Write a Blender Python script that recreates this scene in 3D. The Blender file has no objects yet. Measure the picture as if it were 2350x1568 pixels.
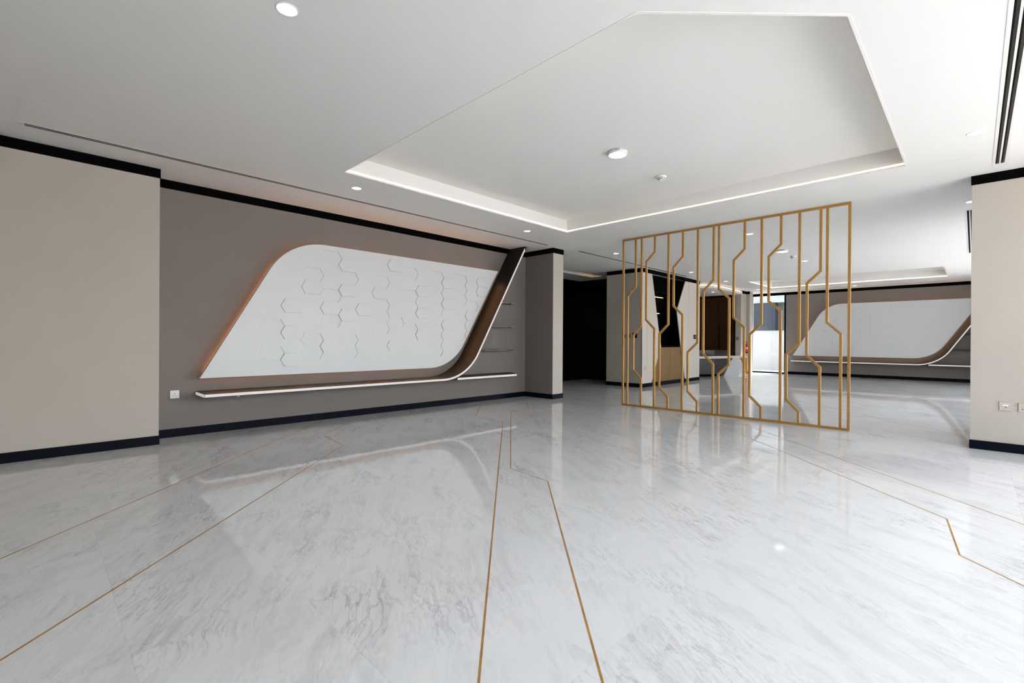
import bpy, math, random
from mathutils import Vector, Matrix
from mathutils.geometry import delaunay_2d_cdt

random.seed(7)
S = bpy.context.scene
C = S.collection
R = math.radians

# ------------------------------------------------------------------ camera
F_PX, YAW, PITCH, ROLL, CAM_H = 1073.948, R(44.633), R(-0.089), R(0.355), 1.1
fw = Vector((math.cos(YAW) * math.cos(PITCH), math.sin(YAW) * math.cos(PITCH), math.sin(PITCH)))
rt = Vector((math.sin(YAW), -math.cos(YAW), 0))
up = rt.cross(fw)
rt, up = rt * math.cos(ROLL) + up * math.sin(ROLL), up * math.cos(ROLL) - rt * math.sin(ROLL)
cd = bpy.data.cameras.new('camera')
cd.sensor_fit = 'HORIZONTAL'; cd.sensor_width = 36.0; cd.lens = F_PX / 2350 * 36.0
cd.clip_start = 0.02; cd.clip_end = 300
cam = bpy.data.objects.new('camera', cd); C.objects.link(cam)
cam.matrix_world = Matrix(((rt.x, up.x, -fw.x, 0), (rt.y, up.y, -fw.y, 0), (rt.z, up.z, -fw.z, CAM_H), (0, 0, 0, 1)))
S.camera = cam

# ------------------------------------------------------------------ world, sun, exposure
SUN_DIR = Vector((0.62, -0.20, 0.76)).normalized()      # towards the sun
W = bpy.data.worlds.new('world'); S.world = W; W.use_nodes = True
wn, wl = W.node_tree.nodes, W.node_tree.links
wn.clear()
wo = wn.new('ShaderNodeOutputWorld'); wb = wn.new('ShaderNodeBackground'); sk = wn.new('ShaderNodeTexSky')
sk.sky_type = 'NISHITA'; sk.sun_disc = False
sk.sun_elevation = math.asin(SUN_DIR.z); sk.sun_rotation = math.atan2(SUN_DIR.x, SUN_DIR.y)
sk.air_density = 1.0; sk.dust_density = 3.0; sk.ozone_density = 1.0
hs = wn.new('ShaderNodeHueSaturation'); hs.inputs['Saturation'].default_value = 0.40
wl.new(sk.outputs[0], hs.inputs['Color']); wl.new(hs.outputs[0], wb.inputs[0]); wl.new(wb.outputs[0], wo.inputs[0])
wb.inputs[1].default_value = 1.7
sd = bpy.data.lights.new('sun', 'SUN'); sd.energy = 20.0; sd.angle = R(0.6); sd.color = (1.0, 0.97, 0.93)
sun = bpy.data.objects.new('sun', sd); C.objects.link(sun)
sun.rotation_euler = SUN_DIR.to_track_quat('Z', 'Y').to_euler(); sun.location = (20, -8, 20)
# portals in the glazed openings only guide the sky sampling; they give no light of their own
def portal(name, loc, rot, w, h):
    d = bpy.data.lights.new(name, 'AREA'); d.shape = 'RECTANGLE'; d.size = w; d.size_y = h; d.cycles.is_portal = True
    o = bpy.data.objects.new(name, d); C.objects.link(o); o.location = loc; o.rotation_euler = rot
portal('sky_portal', (3.25, -1.24, 1.4), (R(-90), 0, R(180)), 7.3, 2.8)
portal('sky_portal', (12.7, -1.24, 1.4), (R(-90), 0, R(180)), 7.8, 2.8)
portal('sky_portal', (18.52, 5.27, 1.4), (R(-90), 0, R(90) + R(180)), 1.14, 2.8)
S.view_settings.view_transform = 'Standard'; S.view_settings.look = 'None'
S.view_settings.gamma = 1.0; S.view_settings.use_curve_mapping = False
S.view_settings.exposure = -0.05
cy = S.cycles
cy.use_denoising = True
cy.use_adaptive_sampling = True; cy.adaptive_threshold = 0.17; cy.adaptive_min_samples = 16
cy.max_bounces = 5; cy.diffuse_bounces = 3; cy.glossy_bounces = 3; cy.transparent_max_bounces = 8
cy.sample_clamp_indirect = 6.0
cy.caustics_reflective = False; cy.caustics_refractive = False

# ------------------------------------------------------------------ materials
def srgb(r, g, b):
    return tuple((c / 255 / 12.92 if c / 255 <= 0.04045 else ((c / 255 + 0.055) / 1.055) ** 2.4) for c in (r, g, b)) + (1.0,)

def new_mat(name):
    m = bpy.data.materials.new(name); m.use_nodes = True
    return m, m.node_tree.nodes, m.node_tree.links, m.node_tree.nodes['Principled BSDF']

def paint(name, col, rough=0.6, metal=0.0, spec=0.5, vary=0.03, scale=3.0, bump=0.0, bscale=400.0):
    m, n, l, p = new_mat(name)
    p.inputs['Roughness'].default_value = rough; p.inputs['Metallic'].default_value = metal
    p.inputs['Specular IOR Level'].default_value = spec
    g = n.new('ShaderNodeNewGeometry'); t = n.new('ShaderNodeTexNoise'); t.inputs['Scale'].default_value = scale
    t.inputs['Detail'].default_value = 3
    l.new(g.outputs['Position'], t.inputs['Vector'])
    r = n.new('ShaderNodeValToRGB')
    r.color_ramp.elements[0].position = 0.3; r.color_ramp.elements[1].position = 0.7
    r.color_ramp.elements[0].color = tuple(c * (1 - vary) for c in col[:3]) + (1,)
    r.color_ramp.elements[1].color = tuple(min(1, c * (1 + vary)) for c in col[:3]) + (1,)
    l.new(t.outputs['Fac'], r.inputs[0]); l.new(r.outputs[0], p.inputs['Base Color'])
    if bump:
        t2 = n.new('ShaderNodeTexNoise'); t2.inputs['Scale'].default_value = bscale
        b = n.new('ShaderNodeBump'); b.inputs['Strength'].default_value = bump; b.inputs['Distance'].default_value = 0.001
        l.new(g.outputs['Position'], t2.inputs['Vector']); l.new(t2.outputs['Fac'], b.inputs['Height'])
        l.new(b.outputs[0], p.inputs['Normal'])
    return m

def glow(name, col, strength, base=0.8):
    m, n, l, p = new_mat(name)
    p.inputs['Base Color'].default_value = (base, base, base, 1)
    p.inputs['Emission Color'].default_value = col; p.inputs['Emission Strength'].default_value = strength
    return m

def marble(name, base, dark, vein_amt=1.0, rough=0.06, world=False, dirt=0.0):
    m, n, l, p = new_mat(name)
    g = n.new('ShaderNodeNewGeometry'); oi = n.new('ShaderNodeObjectInfo')
    off = n.new('ShaderNodeVectorMath'); off.operation = 'SCALE'; off.inputs[0].default_value = (37.0, 53.0, 29.0)
    l.new(oi.outputs['Random'], off.inputs['Scale'])
    add = n.new('ShaderNodeVectorMath'); l.new(g.outputs['Position'], add.inputs[0]); l.new(off.outputs[0], add.inputs[1])
    # streaks run along about 57 degrees from X
    mr0 = n.new('ShaderNodeMapping'); mr0.inputs['Rotation'].default_value = (0, 0, R(-57))
    mp = n.new('ShaderNodeMapping'); mp.inputs['Scale'].default_value = (0.75, 3.4, 1)
    l.new(add.outputs[0], mr0.inputs[0]); l.new(mr0.outputs[0], mp.inputs[0])
    warp = n.new('ShaderNodeTexNoise'); warp.inputs['Scale'].default_value = 1.6; warp.inputs['Detail'].default_value = 4
    l.new(add.outputs[0], warp.inputs['Vector'])
    wsub = n.new('ShaderNodeVectorMath'); wsub.operation = 'MULTIPLY_ADD'
    wsub.inputs[1].default_value = (0.7, 0.7, 0.7); l.new(warp.outputs['Color'], wsub.inputs[0]); l.new(mp.outputs[0], wsub.inputs[2])
    def ridge(scale, width, detail, src):
        t = n.new('ShaderNodeTexNoise'); t.inputs['Scale'].default_value = scale; t.inputs['Detail'].default_value = detail
        t.inputs['Roughness'].default_value = 0.62
        l.new(src.outputs[0], t.inputs['Vector'])
        a = n.new('ShaderNodeMath'); a.operation = 'SUBTRACT'; a.inputs[1].default_value = 0.5; l.new(t.outputs['Fac'], a.inputs[0])
        b = n.new('ShaderNodeMath'); b.operation = 'ABSOLUTE'; l.new(a.outputs[0], b.inputs[0])
        mr = n.new('ShaderNodeMapRange'); mr.inputs['From Max'].default_value = width; mr.inputs['To Min'].default_value = 1; mr.inputs['To Max'].default_value = 0
        mr.interpolation_type = 'SMOOTHSTEP'
        l.new(b.outputs[0], mr.inputs['Value'])
        return mr
    v1 = ridge(1.5, 0.020, 6, wsub); v2 = ridge(3.7, 0.026, 5, wsub)
    mask = n.new('ShaderNodeTexNoise'); mask.inputs['Scale'].default_value = 1.3; mask.inputs['Detail'].default_value = 3
    l.new(add.outputs[0], mask.inputs['Vector'])
    mm = n.new('ShaderNodeMapRange'); mm.inputs['From Min'].default_value = 0.42; mm.inputs['From Max'].default_value = 0.68
    l.new(mask.outputs['Fac'], mm.inputs['Value'])
    cl = n.new('ShaderNodeTexNoise'); cl.inputs['Scale'].default_value = 2.2; cl.inputs['Detail'].default_value = 6; cl.inputs['Roughness'].default_value = 0.72
    l.new(wsub.outputs[0], cl.inputs['Vector'])
    cm = n.new('ShaderNodeMapRange'); cm.inputs['From Min'].default_value = 0.48; cm.inputs['From Max'].default_value = 0.78
    l.new(cl.outputs['Fac'], cm.inputs['Value'])
    def mul(a, b, k=None):
        x = n.new('ShaderNodeMath'); x.operation = 'MULTIPLY'; l.new(a.outputs[0], x.inputs[0])
        if k is None: l.new(b.outputs[0], x.inputs[1])
        else: x.inputs[1].default_value = k
        return x
    def addm(a, b):
        x = n.new('ShaderNodeMath'); x.operation = 'ADD'; x.use_clamp = True; l.new(a.outputs[0], x.inputs[0]); l.new(b.outputs[0], x.inputs[1]); return x
    fs = n.new('ShaderNodeMapping'); fs.inputs['Scale'].default_value = (7.0, 38.0, 1)
    l.new(mr0.outputs[0], fs.inputs[0])
    fn = n.new('ShaderNodeTexNoise'); fn.inputs['Scale'].default_value = 1.0; fn.inputs['Detail'].default_value = 2; fn.inputs['Distortion'].default_value = 0.4
    l.new(fs.outputs[0], fn.inputs['Vector'])
    fm = n.new('ShaderNodeMapRange'); fm.inputs['From Min'].default_value = 0.52; fm.inputs['From Max'].default_value = 0.80
    l.new(fn.outputs['Fac'], fm.inputs['Value'])
    tot = addm(addm(mul(mul(v1, mm), None, 0.42 * vein_amt), mul(mul(v2, mm), None, 0.30 * vein_amt)), addm(mul(cm, None, 0.33 * vein_amt), mul(mul(fm, mm), None, 0.24 * vein_amt)))
    mix = n.new('ShaderNodeMix'); mix.data_type = 'RGBA'
    mix.inputs['A'].default_value = base; mix.inputs['B'].default_value = dark
    l.new(tot.outputs[0], mix.inputs['Factor'])
    # slight tone difference from slab to slab
    hv = n.new('ShaderNodeHueSaturation'); vr = n.new('ShaderNodeMapRange')
    vr.inputs['To Min'].default_value = 0.985; vr.inputs['To Max'].default_value = 1.01
    l.new(oi.outputs['Random'], vr.inputs['Value']); l.new(vr.outputs[0], hv.inputs['Value']); l.new(mix.outputs['Result'], hv.inputs['Color'])
    l.new(hv.outputs[0], p.inputs['Base Color'])
    p.inputs['Roughness'].default_value = rough; p.inputs['Specular IOR Level'].default_value = 0.36
    wv = n.new('ShaderNodeTexNoise'); wv.inputs['Scale'].default_value = 1.7; wv.inputs['Detail'].default_value = 1
    bp = n.new('ShaderNodeBump'); bp.inputs['Strength'].default_value = 0.25; bp.inputs['Distance'].default_value = 0.004
    l.new(add.outputs[0], wv.inputs['Vector']); l.new(wv.outputs['Fac'], bp.inputs['Height']); l.new(bp.outputs[0], p.inputs['Normal'])
    return m

def pane_mat(name, tint):
    m, n, l, p = new_mat(name)
    n.remove(p)
    o = n['Material Output']
    tr = n.new('ShaderNodeBsdfTransparent'); tr.inputs[0].default_value = tint
    gl = n.new('ShaderNodeBsdfGlossy'); gl.inputs['Roughness'].default_value = 0.02
    g = n.new('ShaderNodeNewGeometry'); dt = n.new('ShaderNodeVectorMath'); dt.operation = 'DOT_PRODUCT'
    l.new(g.outputs['Normal'], dt.inputs[0]); l.new(g.outputs['Incoming'], dt.inputs[1])
    ab = n.new('ShaderNodeMath'); ab.operation = 'ABSOLUTE'; l.new(dt.outputs['Value'], ab.inputs[0])
    om = n.new('ShaderNodeMath'); om.operation = 'SUBTRACT'; om.inputs[0].default_value = 1.0; l.new(ab.outputs[0], om.inputs[1])
    pw = n.new('ShaderNodeMath'); pw.operation = 'POWER'; pw.inputs[1].default_value = 5.0; l.new(om.outputs[0], pw.inputs[0])
    fr = n.new('ShaderNodeMath'); fr.operation = 'MULTIPLY_ADD'; fr.inputs[1].default_value = 0.9; fr.inputs[2].default_value = 0.035
    l.new(pw.outputs[0], fr.inputs[0])                      # Schlick reflectance, the same from both sides
    mx = n.new('ShaderNodeMixShader')
    l.new(fr.outputs[0], mx.inputs[0]); l.new(tr.outputs[0], mx.inputs[1]); l.new(gl.outputs[0], mx.inputs[2]); l.new(mx.outputs[0], o.inputs[0])
    return m

def wood(name, a, b, rough=0.35):
    m, n, l, p = new_mat(name)
    g = n.new('ShaderNodeNewGeometry'); mp = n.new('ShaderNodeMapping'); mp.inputs['Scale'].default_value = (40, 40, 1.2)
    t = n.new('ShaderNodeTexNoise'); t.inputs['Scale'].default_value = 2; t.inputs['Detail'].default_value = 6
    r = n.new('ShaderNodeValToRGB'); r.color_ramp.elements[0].color = a; r.color_ramp.elements[1].color = b
    l.new(g.outputs['Position'], mp.inputs[0]); l.new(mp.outputs[0], t.inputs['Vector']); l.new(t.outputs['Fac'], r.inputs[0])
    l.new(r.outputs[0], p.inputs['Base Color']); p.inputs['Roughness'].default_value = rough; p.inputs['Specular IOR Level'].default_value = 0.12
    return m

M = {
    'ceil': paint('ceiling_paint', srgb(236, 235, 232), 0.75, vary=0.006, scale=1.2),
    'beige': paint('beige_wallcovering', srgb(189, 180, 169), 0.7, vary=0.02, scale=2.0, bump=0.15),
    'beige2': paint('beige_lacquer', srgb(206, 197, 186), 0.35, vary=0.01),
    'taupe': paint('taupe_wallcovering', srgb(127, 119, 114), 0.7, vary=0.025, scale=2.0, bump=0.15),
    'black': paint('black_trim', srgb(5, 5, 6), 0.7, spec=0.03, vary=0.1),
    'navy': paint('black_skirting', srgb(11, 15, 24), 0.45, spec=0.06, vary=0.1),
    'shelf': paint('black_laminate', srgb(14, 12, 10), 0.42, spec=0.4, vary=0.15),
    'panel': paint('white_panel_paint', srgb(221, 222, 223), 0.42, vary=0.006, scale=1.5),
    'gold': paint('gold_metal', srgb(172, 130, 68), 0.48, metal=0.4, vary=0.04, scale=9),
    'brass': paint('brass_inlay', srgb(180, 133, 76), 0.5, metal=0.1, spec=0.25, vary=0.16, scale=14),
    'golddoor': paint('gold_door', srgb(132, 104, 62), 0.45, metal=0.3, vary=0.04),
    'white': paint('white_plastic', srgb(236, 235, 232), 0.4, vary=0.01),
    'desk': paint('shaded_white_lacquer', srgb(196, 196, 196), 0.35, vary=0.01),  # white lacquer greyed to carry the shade on the desk end panel
    'plate': paint('beige_plate', srgb(196, 186, 170), 0.4, vary=0.02),
    'plate2': paint('bronze_plate', srgb(122, 111, 98), 0.4, vary=0.02),
    'metal': paint('brushed_metal', srgb(150, 150, 150), 0.35, metal=0.8),
    'dark': paint('dark_void', srgb(8, 7, 7), 0.8, spec=0.1, vary=0.2),
    'grille': paint('dark_grey_grille', srgb(62, 58, 52), 0.6, vary=0.1),
    'grout': paint('pale_grout', srgb(222, 221, 220), 0.5),
    'groove': paint('plain_grey', srgb(120, 118, 116), 0.8),  # even grey of the displays and the data jack
    'red': paint('red_enamel', srgb(196, 24, 28), 0.3, vary=0.03),
    'paper': paint('white_label', srgb(235, 232, 228), 0.5),
    'orange': paint('orange_lacquer', srgb(214, 140, 30), 0.4, vary=0.02),
    'wardrobe': wood('dark_brown_veneer', srgb(44, 27, 9), srgb(62, 39, 14), 0.5),
    'slab': marble('white_marble', srgb(239, 239, 238), srgb(146, 144, 146), 0.9, 0.05),
    'greymarble': marble('grey_marble', srgb(44, 41, 40), srgb(86, 82, 78), 0.6, 0.3),
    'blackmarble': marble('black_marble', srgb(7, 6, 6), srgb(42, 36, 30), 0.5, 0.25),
    'glass': pane_mat('window_glass', (0.95, 0.96, 0.965, 1)),
    'tinted': pane_mat('tinted_window_glass', (0.72, 0.75, 0.76, 1)),
    'shelfglass': pane_mat('dark_shelf_glass', (0.20, 0.21, 0.21, 1)),
    'led': glow('cove_led', (1.0, 0.76, 0.48, 1), 2.0),
    'ledside': glow('shelf_led', (1.0, 0.88, 0.84, 1), 0.52, 0.3),
    'halo': glow('halo_led', (1.0, 0.45, 0.19, 1), 11.0),
    'warm': glow('warm_led', (1.0, 0.55, 0.22, 1), 5.0),
    'lamp': glow('lamp_diffuser', (1.0, 0.97, 0.93, 1), 3.5),
    'plaster': paint('white_render', srgb(192, 191, 188), 0.8),
    'concrete': paint('grey_render', srgb(70, 74, 80), 0.85, vary=0.08, scale=0.8),
    'concrete2': paint('pale_grey_render', srgb(112, 114, 116), 0.85, vary=0.05, scale=0.8),
    'paving': paint('pale_paving', srgb(198, 195, 192), 0.8, vary=0.05, scale=1.0),
    'darkglass': paint('dark_glazing', srgb(52, 58, 66), 0.1),
}

# ------------------------------------------------------------------ object helpers
def world_loc(o):
    v = Vector((0, 0, 0))
    while o: v = v + o.location; o = o.parent
    return v

def O(name, verts, faces, mat, parent=None, smooth=False, bevel=0.0):
    """one mesh object from world-space vertices (parents are never rotated)"""
    vs = [Vector(v) for v in verts]
    if parent is not None: org = world_loc(parent); loc = Vector((0, 0, 0))
    else:
        lo = [min(v[i] for v in vs) for i in range(3)]; hi = [max(v[i] for v in vs) for i in range(3)]
        org = Vector(((lo[0] + hi[0]) / 2, (lo[1] + hi[1]) / 2, lo[2])); loc = org
    me = bpy.data.meshes.new(name); me.from_pydata([tuple(v - org) for v in vs], [], faces)
    me.materials.append(M[mat] if isinstance(mat, str) else mat)
    import bmesh
    bm = bmesh.new(); bm.from_mesh(me); bmesh.ops.recalc_face_normals(bm, faces=bm.faces[:]); bm.to_mesh(me); bm.free()
    if smooth:
        for f in me.polygons: f.use_smooth = True
    me.update()
    o = bpy.data.objects.new(name, me); C.objects.link(o); o.location = loc
    if parent is not None: o.parent = parent
    if bevel:
        b = o.modifiers.new('bevel', 'BEVEL'); b.width = bevel; b.segments = 2; b.limit_method = 'ANGLE'
    return o

def E(name, loc):
    o = bpy.data.objects.new(name, None); C.objects.link(o); o.location = loc; o.empty_display_size = 0.1
    return o

def tag(o, label=None, cat=None, group=None, kind=None):
    if label: o['label'] = label
    if cat: o['category'] = cat
    if group: o['group'] = group
    if kind: o['kind'] = kind
    return o

def bx(x0, x1, y0, y1, z0, z1):
    v = [(x, y, z) for z in (z0, z1) for y in (y0, y1) for x in (x0, x1)]
    f = [(0, 2, 3, 1), (4, 5, 7, 6), (0, 1, 5, 4), (2, 6, 7, 3), (0, 4, 6, 2), (1, 3, 7, 5)]
    return v, f

def box(name, x0, x1, y0, y1, z0, z1, mat, parent=None, bevel=0.0):
    v, f = bx(x0, x1, y0, y1, z0, z1)
    return O(name, v, f, mat, parent, bevel=bevel)

def merge(*parts):
    V, Fc = [], []
    for v, f in parts:
        k = len(V); V += list(v); Fc += [tuple(i + k for i in q) for q in f]
    return V, Fc

def prism(pts, place, d0, d1):
    """polygon pts (a,b) swept from d0 to d1; place(a, b, d) -> world"""
    n = len(pts)
    v = [place(a, b, d0) for a, b in pts] + [place(a, b, d1) for a, b in pts]
    f = [tuple(range(n))[::-1], tuple(range(n, 2 * n))] + [(i, (i + 1) % n, n + (i + 1) % n, n + i) for i in range(n)]
    return v, f

def lathe(cx, cy, prof, seg=32, flip=False):
    """profile [(r, z)] turned about a vertical axis; ends with r=0 close it"""
    V, Fc, rings = [], [], []
    for r, z in prof:
        if r <= 1e-6: V.append((cx, cy, z)); rings.append([len(V) - 1])
        else:
            rings.append(list(range(len(V), len(V) + seg)))
            V += [(cx + r * math.cos(2 * math.pi * k / seg), cy + r * math.sin(2 * math.pi * k / seg), z) for k in range(seg)]
    for a, b in zip(rings, rings[1:]):
        for k in range(seg):
            k2 = (k + 1) % seg
            if len(a) == 1 and len(b) == 1: continue
            if len(a) == 1: Fc.append((a[0], b[k], b[k2]))
            elif len(b) == 1: Fc.append((a[k], a[k2], b[0]))
            else: Fc.append((a[k], a[k2], b[k2], b[k]))
    return V, Fc

def inside(p, poly):
    x, y = p; c = False; n = len(poly)
    for i in range(n):
        x1, y1 = poly[i]; x2, y2 = poly[(i + 1) % n]
        if (y1 > y) != (y2 > y) and x < (x2 - x1) * (y - y1) / (y2 - y1) + x1: c = not c
    return c

def sheet(outer, holes, place):
    """flat sheet with holes -> verts, faces"""
    pts, ed = [], []
    for poly in [outer] + holes:
        k = len(pts); pts += [Vector(p) for p in poly]
        ed += [(k + i, k + (i + 1) % len(poly)) for i in range(len(poly))]
    v, e, f, *_ = delaunay_2d_cdt(pts, ed, [], 0, 1e-5)
    keep = []
    for q in f:
        cx = sum(v[i].x for i in q) / len(q); cyy = sum(v[i].y for i in q) / len(q)
        if inside((cx, cyy), outer) and not any(inside((cx, cyy), h) for h in holes): keep.append(tuple(q))
    return [place(a.x, a.y) for a in v], keep

def clip(poly, conv):
    """clip polygon by a convex counter-clockwise polygon"""
    out = poly
    for i in range(len(conv)):
        a, b = conv[i], conv[(i + 1) % len(conv)]
        side = lambda p: (b[0] - a[0]) * (p[1] - a[1]) - (b[1] - a[1]) * (p[0] - a[0])
        new = []
        for j in range(len(out)):
            p, q = out[j], out[(j + 1) % len(out)]
            sp, sq = side(p), side(q)
            if sp >= 0: new.append(p)
            if (sp >= 0) != (sq >= 0):
                t = sp / (sp - sq); new.append((p[0] + (q[0] - p[0]) * t, p[1] + (q[1] - p[1]) * t))
        out = new
        if not out: return []
    res = []
    for p in out:
        if not res or math.hypot(p[0] - res[-1][0], p[1] - res[-1][1]) > 1e-4: res.append(p)
    if len(res) > 1 and math.hypot(res[0][0] - res[-1][0], res[0][1] - res[-1][1]) < 1e-4: res.pop()
    return res if len(res) >= 3 else []

def fillet(a, c, b, T, n=14):
    """round corner c between a and b, tangent length T"""
    a, b, c = Vector(a), Vector(b), Vector(c)
    u, w = (a - c).normalized(), (b - c).normalized()
    half = math.acos(max(-1, min(1, u.dot(w)))) / 2
    r = T * math.tan(half)
    cen = c + (u + w).normalized() * (r / math.sin(half))
    p0, p1 = c + u * T, c + w * T
    a0 = math.atan2(p0.y - cen.y, p0.x - cen.x); a1 = math.atan2(p1.y - cen.y, p1.x - cen.x)
    d = (a1 - a0 + math.pi) % (2 * math.pi) - math.pi
    return [(cen.x + r * math.cos(a0 + d * k / n), cen.y + r * math.sin(a0 + d * k / n)) for k in range(n + 1)]

def shrink(poly, d):
    res = []; n = len(poly)
    for i in range(n):
        a, b, c2 = Vector(poly[i - 1]), Vector(poly[i]), Vector(poly[(i + 1) % n])
        n0 = Vector((-(b - a).y, (b - a).x)).normalized(); n1 = Vector((-(c2 - b).y, (c2 - b).x)).normalized()
        m = (n0 + n1).normalized(); res.append(tuple(b + m * (d / max(0.35, m.dot(n0)))))
    return res

def copy_tree(o, parent=None):
    c = o.copy(); C.objects.link(c); c.parent = parent
    for ch in [x for x in o.children]: copy_tree(ch, c)
    return c

# ------------------------------------------------------------------ dimensions
H = 2.861                      # ceiling
YW = -1.15                     # glazed side
YN, YR = 6.029, 6.373          # left wall: near section, recessed section
XP = 6.9                       # dividing line of the two rooms
XF = 18.43                     # far wall
TR = 0.096                     # height of the black ceiling trim
BB = 0.092                     # height of the skirting
XB = -4.0                      # wall behind the camera

# ------------------------------------------------------------------ floor: marble slabs and brass inlay
fl = box('floor', XB, XF, YW, 11.2, -0.05, -0.012, 'grout')
tag(fl, 'polished white marble floor laid in large slabs with brass inlay lines', 'floor', kind='structure')
GX, GY, SX, SY = 0.23, 0.92, 0.57, 1.147
gap = 0.00015
x0 = GX - 2 * SX
sl_v, sl_f = bx(gap, SX - gap, gap, SY - gap, -0.012, 0)
slab_me = None
floor_org = world_loc(fl)
def in_rooms(xa, xb, ya, yb):
    if yb <= 6.40 and xb <= XF + 0.6: return True
    if ya < 6.40: return True
    if 7.0 < xb and xa < 11.3 and ya < 8.04: return True
    if 13.3 < xb and xa < 16.9 and ya < 7.3: return True
    return False
j0 = -2
for i in range(0, 36):
    xa = x0 + i * SX
    if xa > XF: break
    for j in range(j0, 7):
        ya = GY + j * SY
        if ya > 8.1 or not in_rooms(xa, xa + SX, ya, ya + SY): continue
        xe, ye = min(xa + SX, XF), ya + SY
        ys = max(ya, YW)
        if slab_me is None or xe < xa + SX - 1e-6 or ys > ya + 1e-6:
            me = bpy.data.meshes.new('marble_slab')
            v, f = bx(gap, xe - xa - gap, ys - ya + gap, SY - gap, -0.012, 0)
            me.from_pydata(v, [], f); me.materials.append(M['slab']); me.update()
            if slab_me is None and ys == ya: slab_me = me
        else: me = slab_me
        t = bpy.data.objects.new('marble_slab', me); C.objects.link(t); t.parent = fl
        t.location = Vector((xa, ya, 0)) - floor_org
def inlay(pts, w=0.009):
    """flat mitred strip along a polyline, standing a hair above the slabs"""
    P = [Vector(p) for p in pts]; L, Rr = [], []
    for k in range(len(P)):
        d0 = (P[k] - P[k - 1]).normalized() if k > 0 else None
        d1 = (P[k + 1] - P[k]).normalized() if k < len(P) - 1 else None
        d = (d0 + d1).normalized() if d0 is not None and d1 is not None else (d0 if d1 is None else d1)
        nn = Vector((-d.y, d.x)); s = w / 2 / max(0.3, nn.dot(Vector((-(d0 if d0 is not None else d1).y, (d0 if d0 is not None else d1).x))))
        L.append(P[k] + nn * s); Rr.append(P[k] - nn * s)
    V, Fc = [], []
    for k in range(len(P)): V += [(L[k].x, L[k].y, 0.0004), (Rr[k].x, Rr[k].y, 0.0004), (L[k].x, L[k].y, -0.005), (Rr[k].x, Rr[k].y, -0.005)]
    for k in range(len(P) - 1):
        a, b = 4 * k, 4 * k + 4
        Fc += [(a, a + 1, b + 1, b), (a, b, b + 2, a + 2), (a + 1, a + 3, b + 3, b + 1)]
    o = O('brass_inlay', V, Fc, 'brass', fl); o['label'] = 'thin brass line let into the marble'
for pts in ([(-1.6, 1.967), (2.803, 6.37)],
            [(-1.6, 0.846), (2.234, 4.668), (2.307, 5.307), (3.37, 6.37)],
            [(-0.1, 0.035), (4.43, 4.538), (4.495, 5.175), (5.69, 6.37)],
            [(-0.1, -0.535), (2.808, 2.370), (2.863, 2.834), (5.13, 5.082), (5.591, 5.135), (6.815, 6.345)],
            [(2.2, -1.1), (3.368, 0.047), (4.007, 0.116), (6.237, 2.317), (6.290, 2.951), (8.99, 5.63)],
            [(3.4, -1.05), (4.22, -0.223), (9.9, 5.42)],
            [(6.6, -1.1), (8.2, 0.5), (12.9, 5.2)]):
    inlay(pts)

# ------------------------------------------------------------------ ceiling with trays
TRAY1 = [(2.24, 1.293), (3.053, 0.482), (6.055, 0.482), (6.055, 4.725), (2.24, 4.725)]
TRAY2 = [(14.53, 0.49), (16.85, 0.49), (16.85, 4.72), (14.53, 4.72)]
SLOT = [(7.9, 7.18), (10.72, 7.18), (10.72, 7.45), (7.9, 7.45)]
holes = [TRAY1, TRAY2, SLOT]
cv, cf = sheet([(XB, YW), (XF + 0.05, YW), (XF + 0.05, 8.27), (XB, 8.27)], holes, lambda a, b: (a, b, H))
parts = [(cv, cf)]
for poly, dep in ((TRAY1, 0.2), (TRAY2, 0.2), (SLOT, 0.16)):
    n = len(poly)
    v = [(a, b, H) for a, b in poly] + [(a, b, H + dep) for a, b in poly]
    parts.append((v, [(i, (i + 1) % n, n + (i + 1) % n, n + i) for i in range(n)] + [tuple(range(n, 2 * n))]))
ce = O('ceiling', *merge(*parts), 'ceil')
tag(ce, 'white plaster ceiling with recessed trays', 'ceiling', kind='structure')
rf = box('ceiling_light_block', XB - 0.3, XF + 0.3, YW - 0.3, 8.27, 3.25, 3.45, 'plaster')  # unseen slab, added to keep light from coming in above the ceiling
tag(rf, 'unseen roof slab added above the white ceiling to block light', 'roof', kind='structure')
ov = box('ceiling_added_overhang', XB - 0.3, XF + 0.3, YW - 2.4, YW - 0.3, 2.95, 3.2, 'plaster')  # unseen overhang added to cut sky light on the floor near the glazing
tag(ov, 'unseen roof overhang added to shade the glazed fronts', 'roof', kind='structure')
# cove strips: led strip in a slim lip profile along the tray sides
def cove(name, poly, label, skip=()):
    n = len(poly); org = (sum(p[0] for p in poly) / n, sum(p[1] for p in poly) / n, H)
    t = E(name, org)
    def ring(name, o0, o1, z0, z1, mat):
        A, B = shrink(poly, o0), shrink(poly, o1)
        for i in range(n):
            k = (i + 1) % n
            O(name, *prism([A[i], A[k], B[k], B[i]], lambda a, b, d: (a, b, d), z0, z1), mat, t)
    ring('lip', -0.004, 0.013, H - 0.002, H + 0.016, 'ceil')
    ring('light_strip', 0.0005, 0.010, H + 0.0165, H + 0.034, 'led')
    tag(t, label, 'cove light')
cove('cove_light', TRAY1, 'warm cove light strip edging the big near ceiling tray')
cove('cove_light', TRAY2, 'warm cove light strip edging the far ceiling tray by the second panel')
sl = E('stair_cove_light', (10.3, 7.4, H))
box('light_strip', 10.15, 10.70, 7.184, 7.20, H + 0.03, H + 0.045, 'warm', sl)
box('lip', 7.9, 10.72, 7.45, 7.456, H - 0.012, H, 'ceil', sl)
tag(sl, 'warm light glowing in the narrow ceiling slot before the stairs', 'cove light')

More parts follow.
